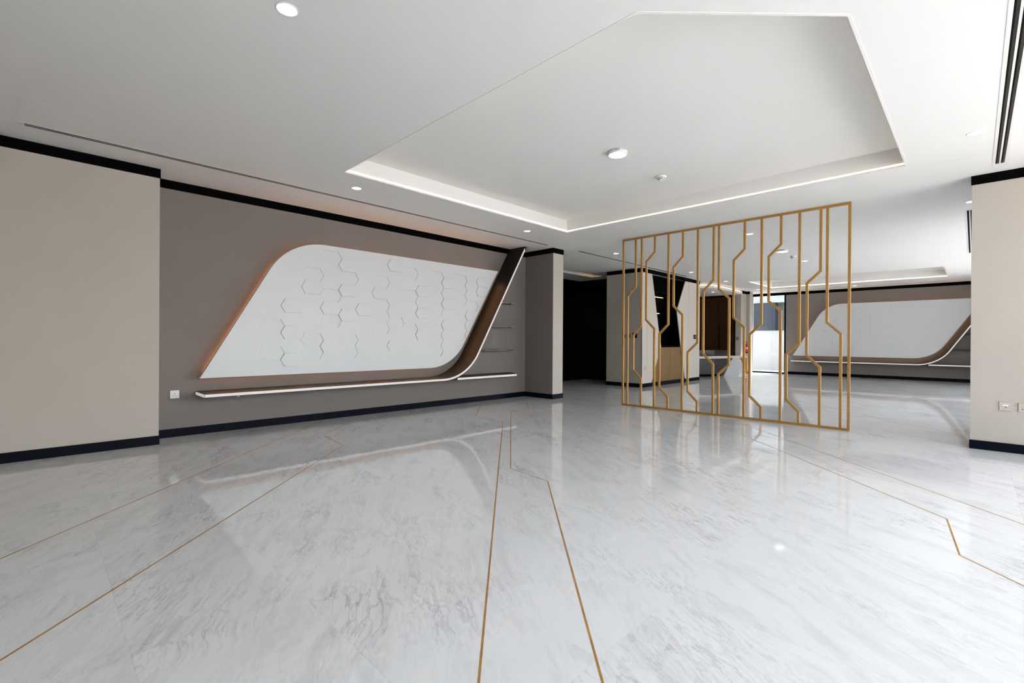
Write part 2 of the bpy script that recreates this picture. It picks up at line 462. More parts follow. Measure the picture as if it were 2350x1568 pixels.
# ------------------------------------------------------------------ walls
def wall(name, x0, x1, y0, y1, z0, z1, mat, label):
    return tag(box(name, x0, x1, y0, y1, z0, z1, mat), label, 'wall', kind='structure')
wall('wall_left', XB, 0.885, YN, YR + 0.25, 0, H, 'beige', 'beige wall section at the left edge of the room')
wall('wall_recess', 0.885, 6.83, YR, YR + 0.25, 0, H, 'taupe', 'taupe recessed wall behind the near white panel')
# dividing pier at the end of the recess: dark side and beige end face
pv, pf = bx(6.83, 7.13, 5.66, 11.2, 0, H)
pier = O('wall_pier', pv, pf, 'beige')
tag(pier, 'narrow beige pier between the recess and the dark stair hall', 'wall', kind='structure')
box('side_lining', 6.8265, 6.83, 5.661, YR, 0, H, 'taupe', pier)
wall('wall_right', XP, XP + 0.3, YW, 0.025, 0, H, 'beige', 'beige pier wall at the right edge of the room')
wall('wall_back', XB - 0.25, XB, YW, YN + 0.3, 0, H, 'beige', 'beige wall closing the room behind')
wall('wall_far', XF, XF + 0.25, YW, 4.70, 0, H, 'taupe', 'taupe far wall behind the second white panel')
wall('wall_far_return', XF, XF + 0.25, 5.84, 7.6, 0, H, 'beige', 'beige far wall beyond the tall window')
# alcove with the reception desk
wall('wall_alcove', 16.77, 17.3, 5.64, 7.5, 0, H, 'beige', 'beige wall between the brown wardrobe and the tall window')
wall('wall_pilaster', 17.3, 17.62, 5.53, 7.5, 0, H, 'beige', 'slim beige pilaster beside the tall window')
wall('wall_alcove_back', 13.42, 16.77, 7.25, 7.5, 0, H, 'beige', 'beige wall at the back of the desk alcove')
# joinery block: side wall and core
wall('wall_block_side', 10.123, 10.223, 5.653, 6.63, 0, H, 'beige', 'shaded beige side wall with the switch plates')
wall('wall_block_back', 10.223, 13.42, 6.50, 6.63, 0, H, 'black', 'rear of the shelving block by the stair hall')
wall('wall_block_end', 13.36, 13.42, 5.75, 7.25, 0, H, 'beige', 'end wall of the shelving block beside the desk')
# stair hall
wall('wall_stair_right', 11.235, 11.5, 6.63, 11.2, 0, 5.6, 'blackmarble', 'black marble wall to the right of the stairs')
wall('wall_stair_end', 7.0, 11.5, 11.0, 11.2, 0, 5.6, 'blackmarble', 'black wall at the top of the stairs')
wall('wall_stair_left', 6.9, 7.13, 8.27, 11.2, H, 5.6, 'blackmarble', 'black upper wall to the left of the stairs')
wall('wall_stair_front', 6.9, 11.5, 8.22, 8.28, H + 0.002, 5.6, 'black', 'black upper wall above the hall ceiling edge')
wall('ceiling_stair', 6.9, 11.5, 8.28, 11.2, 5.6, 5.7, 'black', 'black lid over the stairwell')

# ------------------------------------------------------------------ black ceiling trims and skirtings
n_trim = [0]
def trim(x0, x1, y0, y1, label):
    n_trim[0] += 1
    tag(box('trim_%d' % n_trim[0], x0, x1, y0, y1, H - TR, H - 0.0005, 'black'), label, 'ceiling trim', kind='structure')
def skirt(side, x0, x1, y0, y1, label):
    tag(box('baseboard_' + side, x0, x1, y0, y1, 0, BB, 'navy', bevel=0.002), label, 'skirting', kind='structure')
e = 0.006
trim(XB, 0.885 + e, YN - e, YN, 'black ceiling trim over the left beige wall')
trim(0.885, 6.83 - e, YR - e, YR, 'long black ceiling trim over the taupe recess')
trim(6.83 - e - 0.0036, 6.8264, 5.66 - e, YR - e, 'black ceiling trim on the dark side of the pier')
trim(6.83 - e, 7.13 + e, 5.66 - e, 5.66, 'short black ceiling trim on the end of the pier')
trim(XP - e, XP, YW, 0.025 + e, 'black ceiling trim over the right pier')
trim(XF - e, XF, YW, 4.70, 'black ceiling trim over the far taupe wall')
trim(10.123 - e, 10.123, 5.642, 6.63, 'black ceiling trim over the wall with the switch plates')
trim(10.123 - e, 13.42, 5.636, 5.642, 'black ceiling trim over the shelving front')
trim(16.77 - e, 16.77, 5.64 - e, 5.83, 'short black ceiling trim beside the wardrobe')
trim(16.77, 17.3, 5.64 - e, 5.64, 'black ceiling trim over the sunlit alcove wall')
trim(17.3 - e, 17.3, 5.53 - e, 5.64 - e, 'black ceiling trim on the slim pilaster')
skirt('left', XB, 0.885 + e, YN - 2 * e, YN, 'black skirting under the left beige wall')
skirt('recess', 0.885, 6.825, YR - 2 * e, YR, 'black skirting under the taupe recess')
skirt('pier_side', 6.83 - 2 * e - 0.003, 6.8264, 5.66 - e, YR - 2 * e, 'black skirting on the dark side of the pier')
skirt('pier_end', 6.83 - e, 7.13 + e, 5.66 - 2 * e, 5.66, 'black skirting on the end of the pier')
skirt('right', XP - 2 * e, XP, YW, 0.025 + e, 'black skirting under the right pier')
skirt('far', XF - 2 * e, XF, YW, 4.70, 'black skirting under the far taupe wall')
skirt('block_side', 10.123 - 2 * e, 10.123, 5.64, 6.63, 'dark skirting under the wall with the switch plates')
skirt('block_front', 10.123 - 2 * e, 13.42, 5.63, 5.642, 'dark plinth under the shelving front')
skirt('pilaster', 17.3 - 2 * e, 17.3, 5.52, 5.64, 'black skirting under the slim pilaster')

# ------------------------------------------------------------------ glazing
def window(name, along, a0, a1, pos, label, gm='glass', z1=2.80, posts=(), th=0.06, fr=0.045):
    """floor-to-ceiling glazing in the plane x=pos (along 'y') or y=pos (along 'x')"""
    t = E(name, ((pos + th / 2, (a0 + a1) / 2, 0) if along == 'y' else ((a0 + a1) / 2, pos - th / 2, 0)))
    def b(nm, u0, u1, d0, d1, z0, zz1, m):
        if along == 'y': box(nm, pos + d0, pos + d1, u0, u1, z0, zz1, m, t)
        else: box(nm, u0, u1, pos - d1, pos - d0, z0, zz1, m, t)
    b('bottom_rail', a0, a1, 0, th, 0, 0.045, 'black'); b('top_rail', a0, a1, 0, th, z1 - 0.03, z1 + 0.06, 'black')
    xs = [a0 + fr / 2] + list(posts) + [a1 - fr / 2]
    for x in xs: b('post', x - fr / 2, x + fr / 2, 0, th, 0.045, z1 - 0.03, 'black')
    for p, q in zip(xs, xs[1:]): b('pane', p + fr / 2, q - fr / 2, th * 0.4, th * 0.6, 0.045, z1 - 0.03, gm)
    tag(t, label, 'window', kind='structure')
window('window_1', 'y', 4.70, 5.84, XF, 'tall narrow window in the far wall beside the second panel', gm='tinted', fr=0.05)
window('window_2', 'x', -0.4, XP, YW, 'long glazed front beside the near room', posts=[-0.4 + 1.46 * k for k in range(1, 5)])
wall('wall_front', XB, -0.4, YW - 0.25, YW, 0, H, 'beige', 'beige wall beside the near glazed front')
window('window_3', 'x', 8.8, 16.6, YW, 'long glazed front beside the far room', posts=[8.8 + 1.56 * k for k in range(1, 5)])
wall('wall_added_middle', XP + 0.3, 8.8, YW - 0.25, YW, 0, H, 'beige', 'beige wall added between the two glazed fronts to dim the far room')  # solid length added in place of glazing to dim the far room
wall('wall_added_far', 16.6, XF, YW - 0.25, YW, 0, H, 'beige', 'beige wall added at the far end of the glazed fronts to cut daylight')  # unseen wall added to shorten the glazing and reduce its daylight

# ------------------------------------------------------------------ media wall: hexagon panel, shelf with fin, glass shelves
KP = 0.9815                                # panel face stands 17 cm off the wall
PX0, DX, HH = 2.181 * KP, 0.2538 * KP, 0.0875 * KP       # hexagon lattice: left vertex of column 0, column pitch, half height
PROUD = [(0, -4), (0, -2), (0, 0), (1, 1), (2, -3), (2, 0), (3, -1), (3, 1), (3, 3), (4, 0), (5, 1), (6, -3), (6, 4), (8, -2), (8, 0),
         (8, 2), (10, -1), (10, 1), (10, 3), (12, 0), (13, 2), (13, 3)]
SUNK = [(-1, -4), (-1, -2), (1, -4), (1, -3), (1, 2), (2, -1), (2, 1), (2, 4), (3, -4), (3, -3), (3, 2), (5, -2), (5, -1), (5, 0), (5, 2),
        (6, -1), (7, -2), (7, 0), (7, 1), (7, 3), (9, -4), (9, -3), (9, -2), (9, 0), (9, 1), (9, 2), (9, 3), (11, -3), (11, -2), (11, -1),
        (11, 1), (11, 2), (11, 3), (12, 1), (14, 4)]
def cell(col, row):
    xl = PX0 + col * DX; zc = 1.1 + 0.436 * KP + row * 2 * HH + (HH if col % 2 else 0); s = 0.0505 * KP; w = DX + s
    return [(xl, zc), (xl + s, zc - HH), (xl + w - s, zc - HH), (xl + w, zc), (xl + w - s, zc + HH), (xl + s, zc + HH)]
# panel outline (s, z), counter-clockwise
def panel_outline():
    zb, zt = 0.646, 2.392
    bl = (1.308, zb); tl = (1.308 + 0.557 * (zt - zb), zt); tr = (6.02, zt); br = (6.02 - 0.597 * (zt - zb), zb)
    pts = [bl] + fillet(bl, br, tr, 0.48) + [tr] + fillet(tr, tl, bl, 0.47)
    return [(a * KP, 1.1 + (b - 1.1) * KP) for a, b in pts]
OUT = panel_outline()
T_SH = 0.045
def shelf_paths():
    """inner path of the shelf running into the slanted fin, and its offset"""
    z0, zt = 0.497, H - 0.0015
    a = (1.276, z0); c0 = (6.375 - 0.59 * (2.861 - z0), z0); b = (6.375 - 0.59 * (2.861 - zt), zt)
    inner = [a] + fillet(a, c0, b, 0.47, 18) + [b]
    return inner
INNER = shelf_paths()
def offset_path(path, d):
    res = []; n = len(path)
    for i in range(n):
        ds = []
        if i > 0: ds.append((Vector(path[i]) - Vector(path[i - 1])).normalized())
        if i < n - 1: ds.append((Vector(path[i + 1]) - Vector(path[i])).normalized())
        nn = [Vector((q.y, -q.x)) for q in ds]; m = (nn[0] + nn[-1]).normalized()
        p = Vector(path[i]) + m * (d / max(0.5, m.dot(nn[0])))
        if i == n - 1:                                   # keep the top cut level with the ceiling
            t = ds[-1]; p = p + t * ((path[i][1] - p.y) / t.y)
        res.append(tuple(p))
    return res
DEP = 0.41
def media_wall(place, tags):
    P = lambda a, b, d: place(a, d, b)                    # (s, z, depth) -> world
    # ---- hexagon panel
    t = E('wall_panel', place(3.6, 0.1, 0.654))
    df, db, dg = 0.17, 0.125, 0.161                       # face, back and groove bottom
    rnd = random.Random(3)
    cells = []
    for lst, sgn in ((SUNK, -1), (PROUD, 1)):
        for cr in lst:
            q = clip(cell(*cr), shrink(OUT, 0.003))
            if q: cells.append((q, df + (rnd.choice((0.007, 0.008, 0.009)) if sgn > 0 else -rnd.choice((0.004, 0.005, 0.006)))))
    fv, ff = sheet(OUT, [q for q, _ in cells], lambda a, b: P(a, b, df))
    n = len(OUT)
    sv = [P(a, b, df) for a, b in OUT] + [P(a, b, db) for a, b in OUT]
    side = (sv, [(i, (i + 1) % n, n + (i + 1) % n, n + i) for i in range(n)] + [tuple(range(n, 2 * n))])
    edges = {}
    key = lambda p: (round(p[0], 3), round(p[1], 3))
    for q, _ in cells:
        for i in range(len(q)): edges.setdefault(frozenset((key(q[i]), key(q[(i + 1) % len(q)]))), []).append((q[i], q[(i + 1) % len(q)]))
    wv, wf = [], []
    for lst in edges.values():
        if len(lst) == 1:
            a, b = lst[0]; k = len(wv)
            wv += [P(*a, df), P(*b, df), P(*b, dg), P(*a, dg)]; wf.append((k, k + 1, k + 2, k + 3))
    bv_ = [P(a, b, dg - 0.0005) for a, b in shrink(OUT, 0.001)]
    body = O('panel_board', *merge((fv, ff), side, (wv, wf), (bv_, [tuple(range(n))])), 'panel', t)
    for q, top_d in cells:
        O('hexagon', *prism(shrink(q, 0.0026), P, top_d, dg), 'panel', t)
    ring_o, ring_i = shrink(OUT, 0.044), shrink(OUT, 0.056)
    rv = [P(a, b, d) for d in (0.002, 0.020) for ring in (ring_o, ring_i) for a, b in ring]
    rfc = []
    for i in range(n):
        j = (i + 1) % n
        rfc += [(i, j, n + j, n + i), (2 * n + i, 2 * n + j, 3 * n + j, 3 * n + i), (i, j, 2 * n + j, 2 * n + i), (n + i, n + j, 3 * n + j, 3 * n + i)]
    lo = O('halo_strip', rv, rfc, 'halo', t); lo['label'] = 'hidden orange light strip behind the board'
    bv = []
    for (a, b) in ((2.2, 1.1), (5.0, 1.1), (3.0, 2.1), (5.4, 2.1)):
        bv.append(prism([(a - .05, b - .05), (a + .05, b - .05), (a + .05, b + .05), (a - .05, b + .05)], P, 0.0, db))
    O('wall_bracket', *merge(*bv), 'black', t)
    tag(t, tags[0], 'wall panel', tags[4])
    # ---- floating shelf running up into the slanted fin
    u = E('floating_shelf', place(3.6, 0.2, 0.452))
    outer = offset_path(INNER, T_SH)
    O('shelf_body', *prism(INNER + outer[::-1], P, 0.0, DEP), 'shelf', u)
    sb = [(4.62, 0.0), (6.41, 0.0), (6.17, DEP), (4.62, DEP)]
    nv = [place(a, d, 0.452) for a, d in sb] + [place(a, d, 0.4965) for a, d in sb]
    O('side_shelf', nv, [(0, 1, 2, 3), (4, 5, 6, 7), (0, 1, 5, 4), (1, 2, 6, 5), (2, 3, 7, 6), (3, 0, 4, 7)], 'shelf', u)
    ia, ob = offset_path(INNER, 0.007), offset_path(INNER, T_SH - 0.007)
    def cutat(path, s0, s1):
        """part of a path between two s values"""
        res = []
        for p, q in zip(path, path[1:]):
            for sv_ in (s0, s1):
                pass
            lo_, hi_ = max(min(p[0], q[0]), s0), min(max(p[0], q[0]), s1)
            if lo_ < hi_:
                for sx in (lo_, hi_):
                    tt = (sx - p[0]) / (q[0] - p[0]); pt = (sx, p[1] + (q[1] - p[1]) * tt)
                    if not res or abs(res[-1][0] - pt[0]) > 1e-5: res.append(pt)
        return res
    top = INNER[-1][0]
    cuts = [1.279, 4.10, 5.54]
    for a0, a1 in ((1.279, 4.10), (4.102, 5.54), (5.542, 6.36)):
        pi, po = cutat(ia, a0, a1), cutat(ob, a0, a1 + (0.012 if a1 > 5 else 0))
        o = O('light_strip', *prism(pi + po[::-1], P, DEP - 0.002, DEP + 0.0015), 'ledside', u)
    q4 = [(4.79, 0.4575), (6.168, 0.4575), (6.168, 0.491), (4.79, 0.491)]
    O('light_strip', *prism(q4, P, DEP - 0.002, DEP + 0.0012), 'ledside', u)
    ev = [place(s_, d, z) for s_ in (1.2745, 1.2775) for (d, z) in ((0.012, 0.4575), (DEP - 0.004, 0.4575), (DEP - 0.004, 0.4915), (0.012, 0.4915))]
    O('light_strip', ev, [(0, 1, 2, 3), (4, 5, 6, 7), (0, 1, 5, 4), (1, 2, 6, 5), (2, 3, 7, 6), (3, 0, 4, 7)], 'ledside', u)
    # small round sensor under the shelf front
    sx = 1.62; c0 = place(sx, DEP - 0.05, 0.452)
    v, f = lathe(c0[0], c0[1], [(0, 0.438), (0.010, 0.438), (0.016, 0.443), (0.016, 0.452), (0, 0.452)], 16)
    O('sensor', v, f, 'white', u, smooth=True)
    tag(u, tags[1], 'shelf', tags[5])
    # ---- three short glass shelves beside the fin
    for z, lb in zip((1.795, 1.356, 0.925), tags[2]):
        sf = 6.375 - 0.59 * (2.861 - z) + 0.060
        pl = [(sf, 0.0), (6.41, 0.0), (6.25, 0.25), (sf, 0.25)]
        if z < 1: pl[0] = (sf + 0.02, 0.0); pl[3] = (sf + 0.02, 0.25)
        vv = [place(a, d, z - 0.005) for a, d in pl] + [place(a, d, z + 0.005) for a, d in pl]
        g = O('glass_shelf', vv, [(0, 1, 2, 3), (4, 5, 6, 7), (0, 1, 5, 4), (1, 2, 6, 5), (2, 3, 7, 6), (3, 0, 4, 7)], 'shelfglass')
        tag(g, lb, 'glass shelf', tags[3])
media_wall(lambda s, d, z: (s, YR - d, z),
           ('large near white wall panel with relief hexagons and orange backlight', 'long black floating shelf curving up into a lit slanted fin on the near wall',
            ['uppermost dark glass shelf beside the near slanted fin', 'middle dark glass shelf beside the near slanted fin', 'lowest dark glass shelf beside the near slanted fin'],
            'glass shelves by the near fin', 'hexagon panels', 'shelves with fin'))
media_wall(lambda s, d, z: (XF - d, 5.72 - s, z),
           ('smaller distant white hexagon panel on the far wall seen past the gold screen', 'distant black floating shelf with lit fin on the far wall',
            ['uppermost dark glass shelf on the far wall beside the right pier', 'middle dark glass shelf on the far wall beside the right pier', 'lowest dark glass shelf on the far wall beside the right pier'],
            'glass shelves by the far fin', 'hexagon panels', 'shelves with fin'))

# ------------------------------------------------------------------ gold screen
def mitre(path, w):
    """path of (y, z) centre points -> closed outline of width w"""
    L, Rr = [], []
    for i, p in enumerate(path):
        p = Vector(p); ds = []
        if i > 0: ds.append((p - Vector(path[i - 1])).normalized())
        if i < len(path) - 1: ds.append((Vector(path[i + 1]) - p).normalized())
        nn = [Vector((-q.y, q.x)) for q in ds]; m = (nn[0] + nn[-1]).normalized(); k = w / 2 / m.dot(nn[0])
        L.append(tuple(p + m * k)); Rr.append(tuple(p - m * k))
    return L + Rr[::-1]
XS, BW = 7.10, 0.030
scr = E('room_divider', (XS + 0.015, 2.716, 0))
yz = lambda d0, d1: (lambda a, b, d: (d, a, b))
def bar(name, path):
    return O(name, *prism(mitre(path, BW), lambda a, b, d: (d, a, b), XS, XS + BW), 'gold', scr, bevel=0.0015)
zb_, zt_ = BW, H - BW - 0.001
h2 = BW / 2
chains = [
    [(4.100, zt_), (4.100, 2.03), (4.250, 1.88), (4.250, zb_)],
    [(3.990, zt_), (3.990, 1.36), (4.140, 1.21), (4.140, 0.62), (3.992, 0.47), (3.992, zb_)],
    [(3.752, zt_), (3.752, 2.58), (3.902, 2.43), (3.902, 1.46), (3.754, 1.31), (3.754, zb_)],
    [(3.514, zt_), (3.514, 1.38), (3.664, 1.23), (3.664, 0.36), (3.517, 0.21), (3.517, zb_)],
    [(3.275, zt_), (3.275, 2.44), (3.427, 2.29), (3.427, 1.67), (3.277, 1.52), (3.277, zb_)],
    [(3.038, zt_), (3.038, 1.09), (3.189, 0.94), (3.189, 0.33), (3.040, 0.18), (3.040, zb_)],
    [(2.799, zt_), (2.799, 2.03), (2.950, 1.88), (2.950, 0.92), (2.801, 0.77), (2.801, zb_)],
    [(2.721, zt_), (2.721, 1.89), (2.571, 1.74), (2.571, 0.77), (2.722, 0.62), (2.722, zb_)],
    [(2.361, zt_), (2.361, 2.44), (2.509, 2.29), (2.509, 1.46), (2.362, 1.31), (2.362, zb_)],
    [(2.136, zt_), (2.136, 1.36), (2.287, 1.21), (2.287, 0.34), (2.137, 0.19), (2.137, zb_)],
    [(1.893, zt_), (1.893, 2.44), (2.043, 2.29), (2.043, 1.67), (1.894, 1.53), (1.894, zb_)],
    [(1.672, zt_), (1.672, 1.09), (1.822, 0.94), (1.822, 0.33), (1.674, 0.18), (1.674, zb_)],
    [(1.433, zt_), (1.433, 2.03), (1.584, 1.88), (1.584, 0.93), (1.436, 0.78), (1.436, zb_)],
    [(1.360, zt_), (1.360, 1.36), (1.211, 1.21), (1.211, zb_)]]
for ch in chains: bar('bar', [(a - h2, b) for a, b in ch])
for a in (4.336, 1.126): bar('frame_post', [(a - h2, 0.0), (a - h2, H - 0.001)])
bar('frame_rail', [(4.336 - BW, H - 0.001 - h2), (1.126, H - 0.001 - h2)])
bar('frame_rail', [(4.336 - BW, h2), (1.126, h2)])
tag(scr, 'tall gold metal screen of bent bars from floor to ceiling', 'room divider')

# ------------------------------------------------------------------ ceiling fittings
def downlight(x, y, z, label, proto=[None]):
    if proto[0] is None:
        t = E('recessed_downlight', (x, y, z))
        O('trim_ring', *lathe(x, y, [(0.050, z - 0.0005), (0.0505, z - 0.003), (0.056, z - 0.003), (0.059, z - 0.0004)], 40), 'white', t, smooth=True)
        O('diffuser', *lathe(x, y, [(0, z - 0.0018), (0.0505, z - 0.0018)], 40), 'lamp', t)
        proto[0] = t
    else:
        t = copy_tree(proto[0]); t.location = (x, y, z)
    tag(t, label, 'downlight', 'recessed downlights')
for x, y, lb in ((0.928, 2.617, 'large round downlight at the top left of the ceiling'),
                 (2.595, 5.115, 'round downlight between the tray corner and the long slot vent'),
                 (5.503, 5.105, 'round downlight just above the top of the near lit fin'),
                 (5.500, 0.0, 'round downlight near the wide slot vent at right'),
                 (8.125, 5.108, 'round downlight left of the gold screen top'),
                 (11.60, 5.100, 'round downlight above the pale shelving front'),
                 (8.122, 2.605, 'round downlight just behind the top rail of the gold screen'),
                 (11.632, 2.615, 'round downlight beyond the smoke detector in the second room'),
                 (13.976, 5.12, 'round downlight over the reception desk approach'),
                 (16.82, 5.12, 'round downlight in front of the tall window'),
                 (17.656, 2.62, 'round downlight above the far white panel'),
                 (8.123, 0.03, 'round downlight half hidden by the right pier')):
    downlight(x, y, H, lb)
downlight(15.35, 6.02, 2.72, 'downlight under the lowered canopy above the desk')
def disc_light(x, y, z, label):
    t = E('disc_light', (x, y, z))
    hs_ = O('housing', *lathe(x, y, [(0, z - 0.001), (0.090, z - 0.001), (0.098, z - 0.006), (0.100, z - 0.03), (0.096, z - 0.036), (0.089, z - 0.0365)], 48), 'white', t, smooth=True)
    O('diffuser', *lathe(x, y, [(0, z - 0.0362), (0.0895, z - 0.0362)], 48), 'lamp', t)
    hv = []
    for k in range(3):
        a = R(200 + 9 * k); cx_, cy_ = x + 0.1005 * math.cos(a), y + 0.1005 * math.sin(a)
        hv.append(lathe(cx_, cy_, [(0, z - 0.020), (0.0035, z - 0.020), (0.0035, z - 0.015), (0, z - 0.015)], 8))
    for k, v_ in enumerate(hv): O('vent_hole', *v_, 'dark', hs_)
    tag(t, label, 'ceiling light', 'round surface lights')
disc_light(4.20, 2.63, H + 0.2, 'round white surface light in the near ceiling tray')
disc_light(9.95, 2.61, H, 'round white surface light behind the gold screen')
def detector(x, y, z, label):
    t = E('smoke_detector', (x, y, z))
    O('base', *lathe(x, y, [(0, z - 0.001), (0.060, z - 0.001), (0.061, z - 0.013), (0.055, z - 0.020), (0, z - 0.020)], 32), 'white', t, smooth=True)
    chm = O('chamber', *lathe(x, y, [(0.050, z - 0.020), (0.044, z - 0.032), (0.030, z - 0.036), (0.030, z - 0.046), (0.022, z - 0.052), (0, z - 0.053)], 32), 'white', t, smooth=True)
    for r_, za, n_ in ((0.0465, z - 0.026, 10), (0.031, z - 0.041, 8)):
        for k in range(n_):
            a = 2 * math.pi * k / n_; w = 0.30 * 2 * math.pi / n_
            v = [(x + rr * math.cos(aa), y + rr * math.sin(aa), zz) for rr in (r_ - 0.004, r_ + 0.0022) for zz in (za - 0.0032, za + 0.0032) for aa in (a - w, a + w)]
            O('vent_slot', v, [(0, 1, 3, 2), (4, 5, 7, 6), (0, 1, 5, 4), (2, 3, 7, 6), (0, 2, 6, 4), (1, 3, 7, 5)], 'dark', chm)
    tag(t, label, 'smoke detector', 'smoke detectors')
detector(5.18, 2.65, H + 0.2, 'white smoke detector in the near ceiling tray')
detector(10.80, 2.63, H, 'white smoke detector on the ceiling behind the gold screen')
detector(15.61, 2.68, H + 0.2, 'small white smoke detector in the far ceiling tray')
def slot_vent(along, a0, a1, c0, label, fins=False, w=0.10, slot=0.019, bar_=0.020, end=0.03):
    """two-slot linear air vent centred on c0"""
    def b(u0, u1, d0, d1, z0, z1):
        return bx(u0, u1, c0 + d0, c0 + d1, z0, z1) if along == 'x' else bx(c0 + d0, c0 + d1, u0, u1, z0, z1)
    t = E('slot_vent', ((a0 + a1) / 2, c0, H) if along == 'x' else (c0, (a0 + a1) / 2, H))
    i0, i1 = bar_ / 2, bar_ / 2 + slot
    z0, z1 = H - 0.0025, H - 0.0005
    O('frame', *merge(b(a0, a1, i1, w / 2, z0, z1), b(a0, a1, -w / 2, -i1, z0, z1), b(a0, a1, -i0, i0, z0, z1),
                      b(a0, a0 + end, -i1, i1, z0, z1), b(a1 - end, a1, -i1, i1, z0, z1)), 'white', t)
    for sgn in (-1, 1):
        lo_, hi_ = (i0, i1) if sgn > 0 else (-i1, -i0)
        so = O('slot', *b(a0 + end, a1 - end, lo_, hi_, H - 0.0022, H - 0.001), 'dark', t)
        if fins:
            fv = []
            u = a0 + end + 0.006
            while u < a1 - end:
                fv.append(b(u, u + 0.007, lo_ + 0.001, lo_ + slot * 0.62, H - 0.0035, H - 0.0021)); u += 0.014
            o = O('grille_fins', *merge(*fv), 'grille', so); o['kind'] = 'stuff'
    tag(t, label, 'air vent', 'linear ceiling vents')
slot_vent('x', -0.115, 6.60, 5.578, 'long twin-slot ceiling vent running along the recessed left wall', w=0.085, slot=0.022, bar_=0.012)
slot_vent('x', 1.2, 6.60, -0.169, 'wide twin-slot ceiling vent with dark fins at the right edge', fins=True, w=0.104, slot=0.025, bar_=0.012)
slot_vent('x', 7.378, 12.24, 5.50, 'twin-slot ceiling vent running in front of the shelving block', w=0.085, slot=0.022, bar_=0.012)
slot_vent('y', 0.52, 4.72, 17.90, 'twin-slot ceiling vent along the far wall panel', w=0.085, slot=0.022, bar_=0.012)
slot_vent('x', 8.6, 12.70, 0.05, 'twin-slot ceiling vent ending beside the right pier in the second room', w=0.085, slot=0.022, bar_=0.012)
def hatch(x0, x1, y0, y1, label):
    t = E('access_panel', ((x0 + x1) / 2, (y0 + y1) / 2, H))
    g = 0.0011
    O('joint', *merge(bx(x0 - g, x1 + g, y0 - g, y0, H - 0.0012, H - 0.0004), bx(x0 - g, x1 + g, y1, y1 + g, H - 0.0012, H - 0.0004),
                      bx(x0 - g, x0, y0, y1, H - 0.0012, H - 0.0004), bx(x1, x1 + g, y0, y1, H - 0.0012, H - 0.0004)), 'grout', t)
    box('plate', x0, x1, y0, y1, H - 0.0014, H - 0.0003, 'ceil', t)
    tag(t, label, 'access panel', 'ceiling access panels')
hatch(-0.115, 0.305, 4.98, 5.393, 'square flush ceiling access panel beside the end of the long left vent')
hatch(6.17, 6.584, -0.018, 0.40, 'square flush ceiling access panel beside the right tray corner')
hatch(11.9, 12.3, 0.0, 0.40, 'square flush ceiling access panel in the second room by the right pier')

# ------------------------------------------------------------------ sockets and switches
def socket(place, s0, s1, z0, z1, mat, label, cat, kind):
    """wall plate; place(s, d, z) with d measured out of the wall"""
    t = E(cat.replace(' ', '_'), place((s0 + s1) / 2, 0, z0))
    def b(nm, a0, a1, c0, c1, d0, d1, m, bev=0.0, par=None):
        vs = [place(a, d, z) for z in (c0, c1) for d in (d0, d1) for a in (a0, a1)]
        return O(nm, vs, bx(0, 1, 0, 1, 0, 1)[1], m, par or t, bevel=bev)
    plate = b('plate', s0, s1, z0, z1, 0.0002, 0.009, mat, 0.0015)
    cs, cz = (s0 + s1) / 2, (z0 + z1) / 2; h = (z1 - z0) / 2
    if kind == 'uk':
        for ds, dz, w, hh in ((0.0, 0.12 * h, 0.0028, 0.0055), (-0.0135, -0.42 * h, 0.0045, 0.0028), (0.0135, -0.42 * h, 0.0045, 0.0028)):
            b('pin_hole', cs + ds - w, cs + ds + w, cz + dz - hh, cz + dz + hh, 0.0088, 0.0094, 'dark', par=plate)
        b('rocker', cs + 0.012, cs + 0.026, cz + 0.35 * h, cz + 0.72 * h, 0.0088, 0.0118, mat, 0.001, par=plate)
    elif kind == 'data':
        b('faceplate', cs - 0.022, cs + 0.028, cz - 0.022, cz + 0.022, 0.0088, 0.0098, mat, par=plate)
        b('label_window', cs - 0.019, cs + 0.022, cz + 0.004, cz + 0.018, 0.0097, 0.0104, 'white', par=plate)
        b('jack', cs - 0.003, cs + 0.010, cz - 0.011, cz - 0.002, 0.0097, 0.0104, 'groove', par=plate)
    elif kind == 'switch':
        b('rocker', cs - 0.6 * h, cs + 0.6 * h, cz - 0.6 * h, cz + 0.6 * h, 0.0088, 0.0105, mat, 0.001, par=plate)
    elif kind == 'screen':
        b('display', cs - 0.45 * h, cs + 0.5 * h, cz - 0.5 * h, cz + 0.55 * h, 0.0088, 0.0096, 'groove' if mat == 'black' else 'darkglass', par=plate)
    tag(t, label, cat)
socket(lambda s, d, z: (s, YR - d, z), 1.035, 1.119, 0.432, 0.520, 'white', 'white power socket on the taupe wall left of the floating shelf', 'power socket', 'uk')
socket(lambda s, d, z: (XP - d, -s, z), 0.186, 0.272, 0.421, 0.509, 'plate', 'beige data outlet low on the right pier', 'data outlet', 'data')
socket(lambda s, d, z: (XP - d, -s, z), 0.319, 0.405, 0.421, 0.509, 'plate', 'beige power socket cut off by the right edge of the frame', 'power socket', 'uk')
socket(lambda s, d, z: (10.123 - d, -s, z), -6.16, -6.07, 1.19, 1.28, 'plate2', 'bronze light switch furthest left on the shaded side wall', 'light switch', 'switch')
socket(lambda s, d, z: (10.123 - d, -s, z), -6.03, -5.94, 1.19, 1.28, 'plate2', 'bronze light switch between the other switch and the black keypad', 'light switch', 'switch')
socket(lambda s, d, z: (10.123 - d, -s, z), -5.90, -5.77, 1.19, 1.31, 'black', 'black wall keypad on the shaded side wall', 'keypad', 'screen')
socket(lambda s, d, z: (16.77 - d, -s, z), -5.79, -5.71, 1.18, 1.27, 'plate2', 'bronze switch plate beside the brown wardrobe', 'light switch', 'switch')

